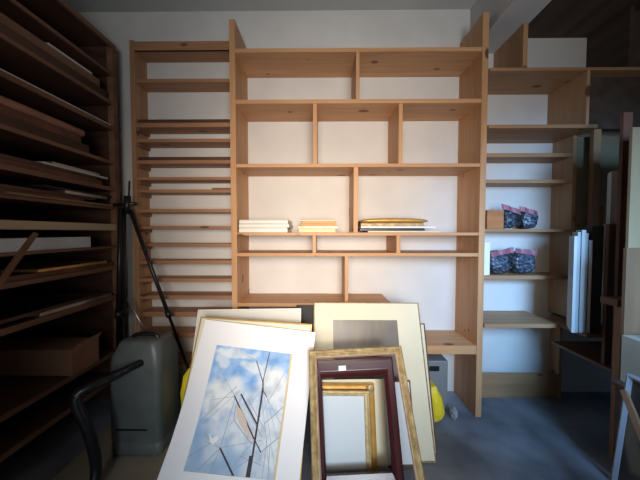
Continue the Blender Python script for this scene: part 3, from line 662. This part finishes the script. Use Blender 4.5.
# ---------------------------------------------------------------- floor things
# grey canister with hose
zf = .012
def G(u, v, z=0.0):
    d = ray(u, v); return CAM + d*((z-CAM.z)/d.z)
one('cardboard_sheet', M['tan'], 'flat tan cardboard lying on the floor under the grey canister', 'cardboard', -1.52, -.84, 1.24, 1.82, .0005, .010, bev=.001)
yc = G(130, 457, zf).y
cxa, cxb = xx(108, yc, 430), xx(160, yc, 430); hc = zz(337, yc+.1, 140)
vc = thing('canister', 'bulky grey-green plastic canister with black hose, standing before the tripod', 'canister', ((cxa+cxb)/2, yc+.12, zf))
bm = NB()
def rrect(x0, x1, y0, y1, r, n=5):
    out = []
    for (cx_, cy_, a0) in ((x1-r, y1-r, 0), (x0+r, y1-r, pi/2), (x0+r, y0+r, pi), (x1-r, y0+r, 1.5*pi)):
        for k in range(n+1): a = a0+pi/2*k/n; out.append((cx_+r*math.cos(a), cy_+r*math.sin(a)))
    return out
hh = hc-zf; rings = []
for (fz, ins, r) in ((0, .012, .03), (.015, 0, .035), (.10, 0, .035), (.11, .006, .035), (.13, .006, .035), (.14, 0, .035), (.80, .002, .04), (.88, .010, .045), (.94, .028, .05), (.985, .04, .05), (1, .06, .04)):
    lx0, lx1 = cxa+ins, cxb-ins*.7; rings.append([bm.verts.new((x_, y_, zf+hh*fz)) for x_, y_ in rrect(lx0, lx1, yc+ins*.6, yc+.24-ins*.6, min(r, .06))])
n_ = len(rings[0])
for i in range(len(rings)-1):
    for k in range(n_): bm.faces.new((rings[i][k], rings[i][(k+1) % n_], rings[i+1][(k+1) % n_], rings[i+1][k]))
bm.faces.new(rings[0][::-1]); bm.faces.new(rings[-1])
obj('body', bm, M['grey_plastic'], vc, smooth=True)
p = P(146, 347, yc+.10); bm = NB(); w_ = .085
tube(bm, spline([(p.x-w_, p.y, hc-.05), (p.x-w_*.9, p.y, hc+.005), (p.x-.04, p.y, hc+.02), (p.x+.04, p.y, hc+.02), (p.x+w_*.9, p.y, hc+.005), (p.x+w_, p.y, hc-.05)], 5), .013, 10); obj('handle', bm, M['black'], vc, smooth=True)
bm = NB(); box(bm, p.x-.07, p.x+.06, yc+.012, yc+.02, hc-.11, hc-.075); obj('latch', bm, M['black'], vc, .004)
bm = NB(); box(bm, cxa+.05, cxb-.08, yc-.003, yc+.004, zf+hh*.235, zf+hh*.25); obj('vent', bm, M['black'], vc, .001)
hp = [P(143, 362, yc+.02), P(132, 367, yc-.05), P(112, 377, yc-.12), P(92, 386, yc-.2), P(78, 394, yc-.24), P(77, 406, yc-.25), P(86, 425, yc-.24), P(93, 447, yc-.22), P(96, 466, yc-.2), P(94, 485, yc-.22)]
hp.append(Vector((hp[-1].x-.03, hp[-1].y+.02, .05)))
bm = NB(); sp = spline(hp, 14); tube(bm, sp, [.020 if i < 22 else .023 for i in range(len(sp))], 12, ribs=1.14); obj('hose', bm, M['black'], vc, smooth=True)
# tripod
ty = 1.93
tr = thing('tripod', 'folded black metal tripod leaning in the gap beside the left rack', 'tripod', (xx(122, ty), ty, 0))
hub = P(128, 206, ty)
bm = NB(); tube(bm, [P(129.5, 181, ty), P(128.8, 200, ty)], .007, 8); obj('spigot', bm, M['black'], tr, smooth=True)
bm = NB(); tube(bm, [P(114, 205, ty), P(136, 203.5, ty)], .013, 10); tube(bm, [P(127.5, 196, ty), P(127, 214, ty)], .024, 10); obj('hub', bm, M['black'], tr, smooth=True)
b1 = P(119, 330, ty-.02); ft = Vector((b1.x-.01, ty-.02, .012))
def legpart(a, b, r):
    bm = NB(); mid_ = a.lerp(b, .52); tube(bm, [a, mid_, mid_+(b-a).normalized()*.001, b], [r, r, r*.75, r*.75], 8); L_ = obj('leg', bm, M['black'], tr, smooth=True)
    bm = NB(); d = (b-a).normalized(); tube(bm, [b-d*.04, b], [r*1.1, r*1.2], 8); obj('rubber_foot', bm, M['black'], L_, smooth=True)
    bm = NB(); tube(bm, [mid_-d*.03, mid_+d*.02], [r*1.5, r*1.5], 8); obj('collar', bm, M['black'], L_, smooth=True)
legpart(P(122.5, 208, ty), ft, .026)
legpart(P(120.5, 208, ty-.04), Vector((ft.x+.012, ty-.07, .012)), .015)
a = P(130, 210, ty); b_ = P(186, 362, ty-.03); d = b_-a; b_ = a + d*((.012-a.z)/d.z); legpart(a, b_, .014)
a = P(127, 298, ty-.01); b_ = P(147, 334, ty-.03)
bm = NB(); tube(bm, [a, b_], .009, 8); o = obj('brace', bm, M['steel'], tr, smooth=True); o['label'] = 'dull metal brace'
# yellow bags
def sack(label, pts, Y, dep):
    bm = NB(); n = len(pts); c = sum((P(u, v, Y) for u, v in pts), Vector())/n
    fr = [P(u, v, Y) for u, v in pts]; rows = []
    for (f, y) in ((.35, -.35), (.8, -.22), (1, 0), (1, .6), (.7, 1)):
        rows.append([bm.verts.new((c.x+(p.x-c.x)*f, Y+y*dep, c.z+(p.z-c.z)*f)) for p in fr])
    for i in range(4):
        for k in range(n): bm.faces.new((rows[i][k], rows[i][(k+1) % n], rows[i+1][(k+1) % n], rows[i+1][k]))
    bm.faces.new(rows[0][::-1]); bm.faces.new(rows[-1])
    me_z = min(v.co.z for v in bm.verts)
    o = obj('plastic_sack', bm, M['yellow'], None, .006); return tag(o, label, 'sack')
gy = G(438, 425).y
gb = G(440, 392).y
one('metal_box', M['grey_metal'], 'grey metal box with a black slot on the floor behind the yellow sack', 'box', 0, 0.01, 2.12, 2.13, 0, .01)
bpy.data.objects.remove(bpy.data.objects['metal_box'])
mb = thing('metal_box', 'grey metal box with a black slot, on the floor right of the leaning pictures', 'box', (xx(437, 1.95), 2.0, 0))
bx('body', M['grey_metal'], mb, xx(418, 1.93, 380), xx(448, 1.93, 380), 1.93, 2.1, .001, zz(361, 1.93, 440), bev=.006)
bx('slot', M['black'], mb, xx(429, 1.93, 370), xx(439, 1.93, 370), 1.925, 1.931, zz(371, 1.93, 434), zz(366, 1.93, 434), bev=.001)
pts = [(427, 388), (436, 386), (442, 397), (445, 412), (442, 419), (434, 423), (427, 418)]
sack('bright yellow plastic sack on the floor right of the leaning pictures', pts, gy, .12)
pts = [(182, 412), (180, 393), (183, 376), (189, 368), (197, 372), (197, 425), (188, 430)]
sack('yellow plastic sack half hidden between the grey canister and the ship picture', pts, 1.66, .07)
# clear crumpled plastic beside metal box
bm = NB(); bmesh.ops.create_icosphere(bm, subdivisions=3, radius=1)
c = P(450, 391, 1.9)
for v in bm.verts:
    k = 1+.35*noise.noise(v.co*2.2); v.co = Vector((c.x+v.co.x*.025*k, c.y-.06+v.co.y*.03*k, max(.001, .045+v.co.z*.045*k)))
tag(obj('crumpled_wrap', bm, M['bluewhite'] if False else mat('grey_wrap', (.30, .31, .33), .3), None), 'small crumpled grey wrapping beside the grey metal box', 'wrapping')

# leaning frames at the right edge, in front of the low table
def edge_frame(label, q, mf, mp_, bar=.035):
    w, h = q[5:]; t = lean_root('picture_frame', label, 'picture frame', q)
    bm = NB(); rectframe(bm, -w/2, w/2, 0, h, [(0, .014), (0, -.006), (bar*.4, -.012), (bar, -.002), (bar, .014)]); obj('frame', bm, M[mf], t, .001, local=True)
    bm = NB(); box(bm, -w/2+bar-.004, w/2-bar+.004, .002, .006, bar-.004, h-bar+.004); obj('print', bm, M[mp_], t, local=True)
edge_frame('grey-cream framed dark picture propped at the lower right corner, facing left', (1.375, .93, -1.5, .12, .0, .48, .735), 'dimgrey', 'glassy', .02)
bm = NB(); a = P(624, 391, 1.15); b_ = P(642, 436, 1.02); d = (b_-a); b_ = a+d*((.014-a.z)/d.z); tube(bm, [a, b_], .014, 4)
tag(obj('batten', bm, M['brownboard']), 'brown wooden batten leaning over the dark picture at the lower right corner', 'batten')
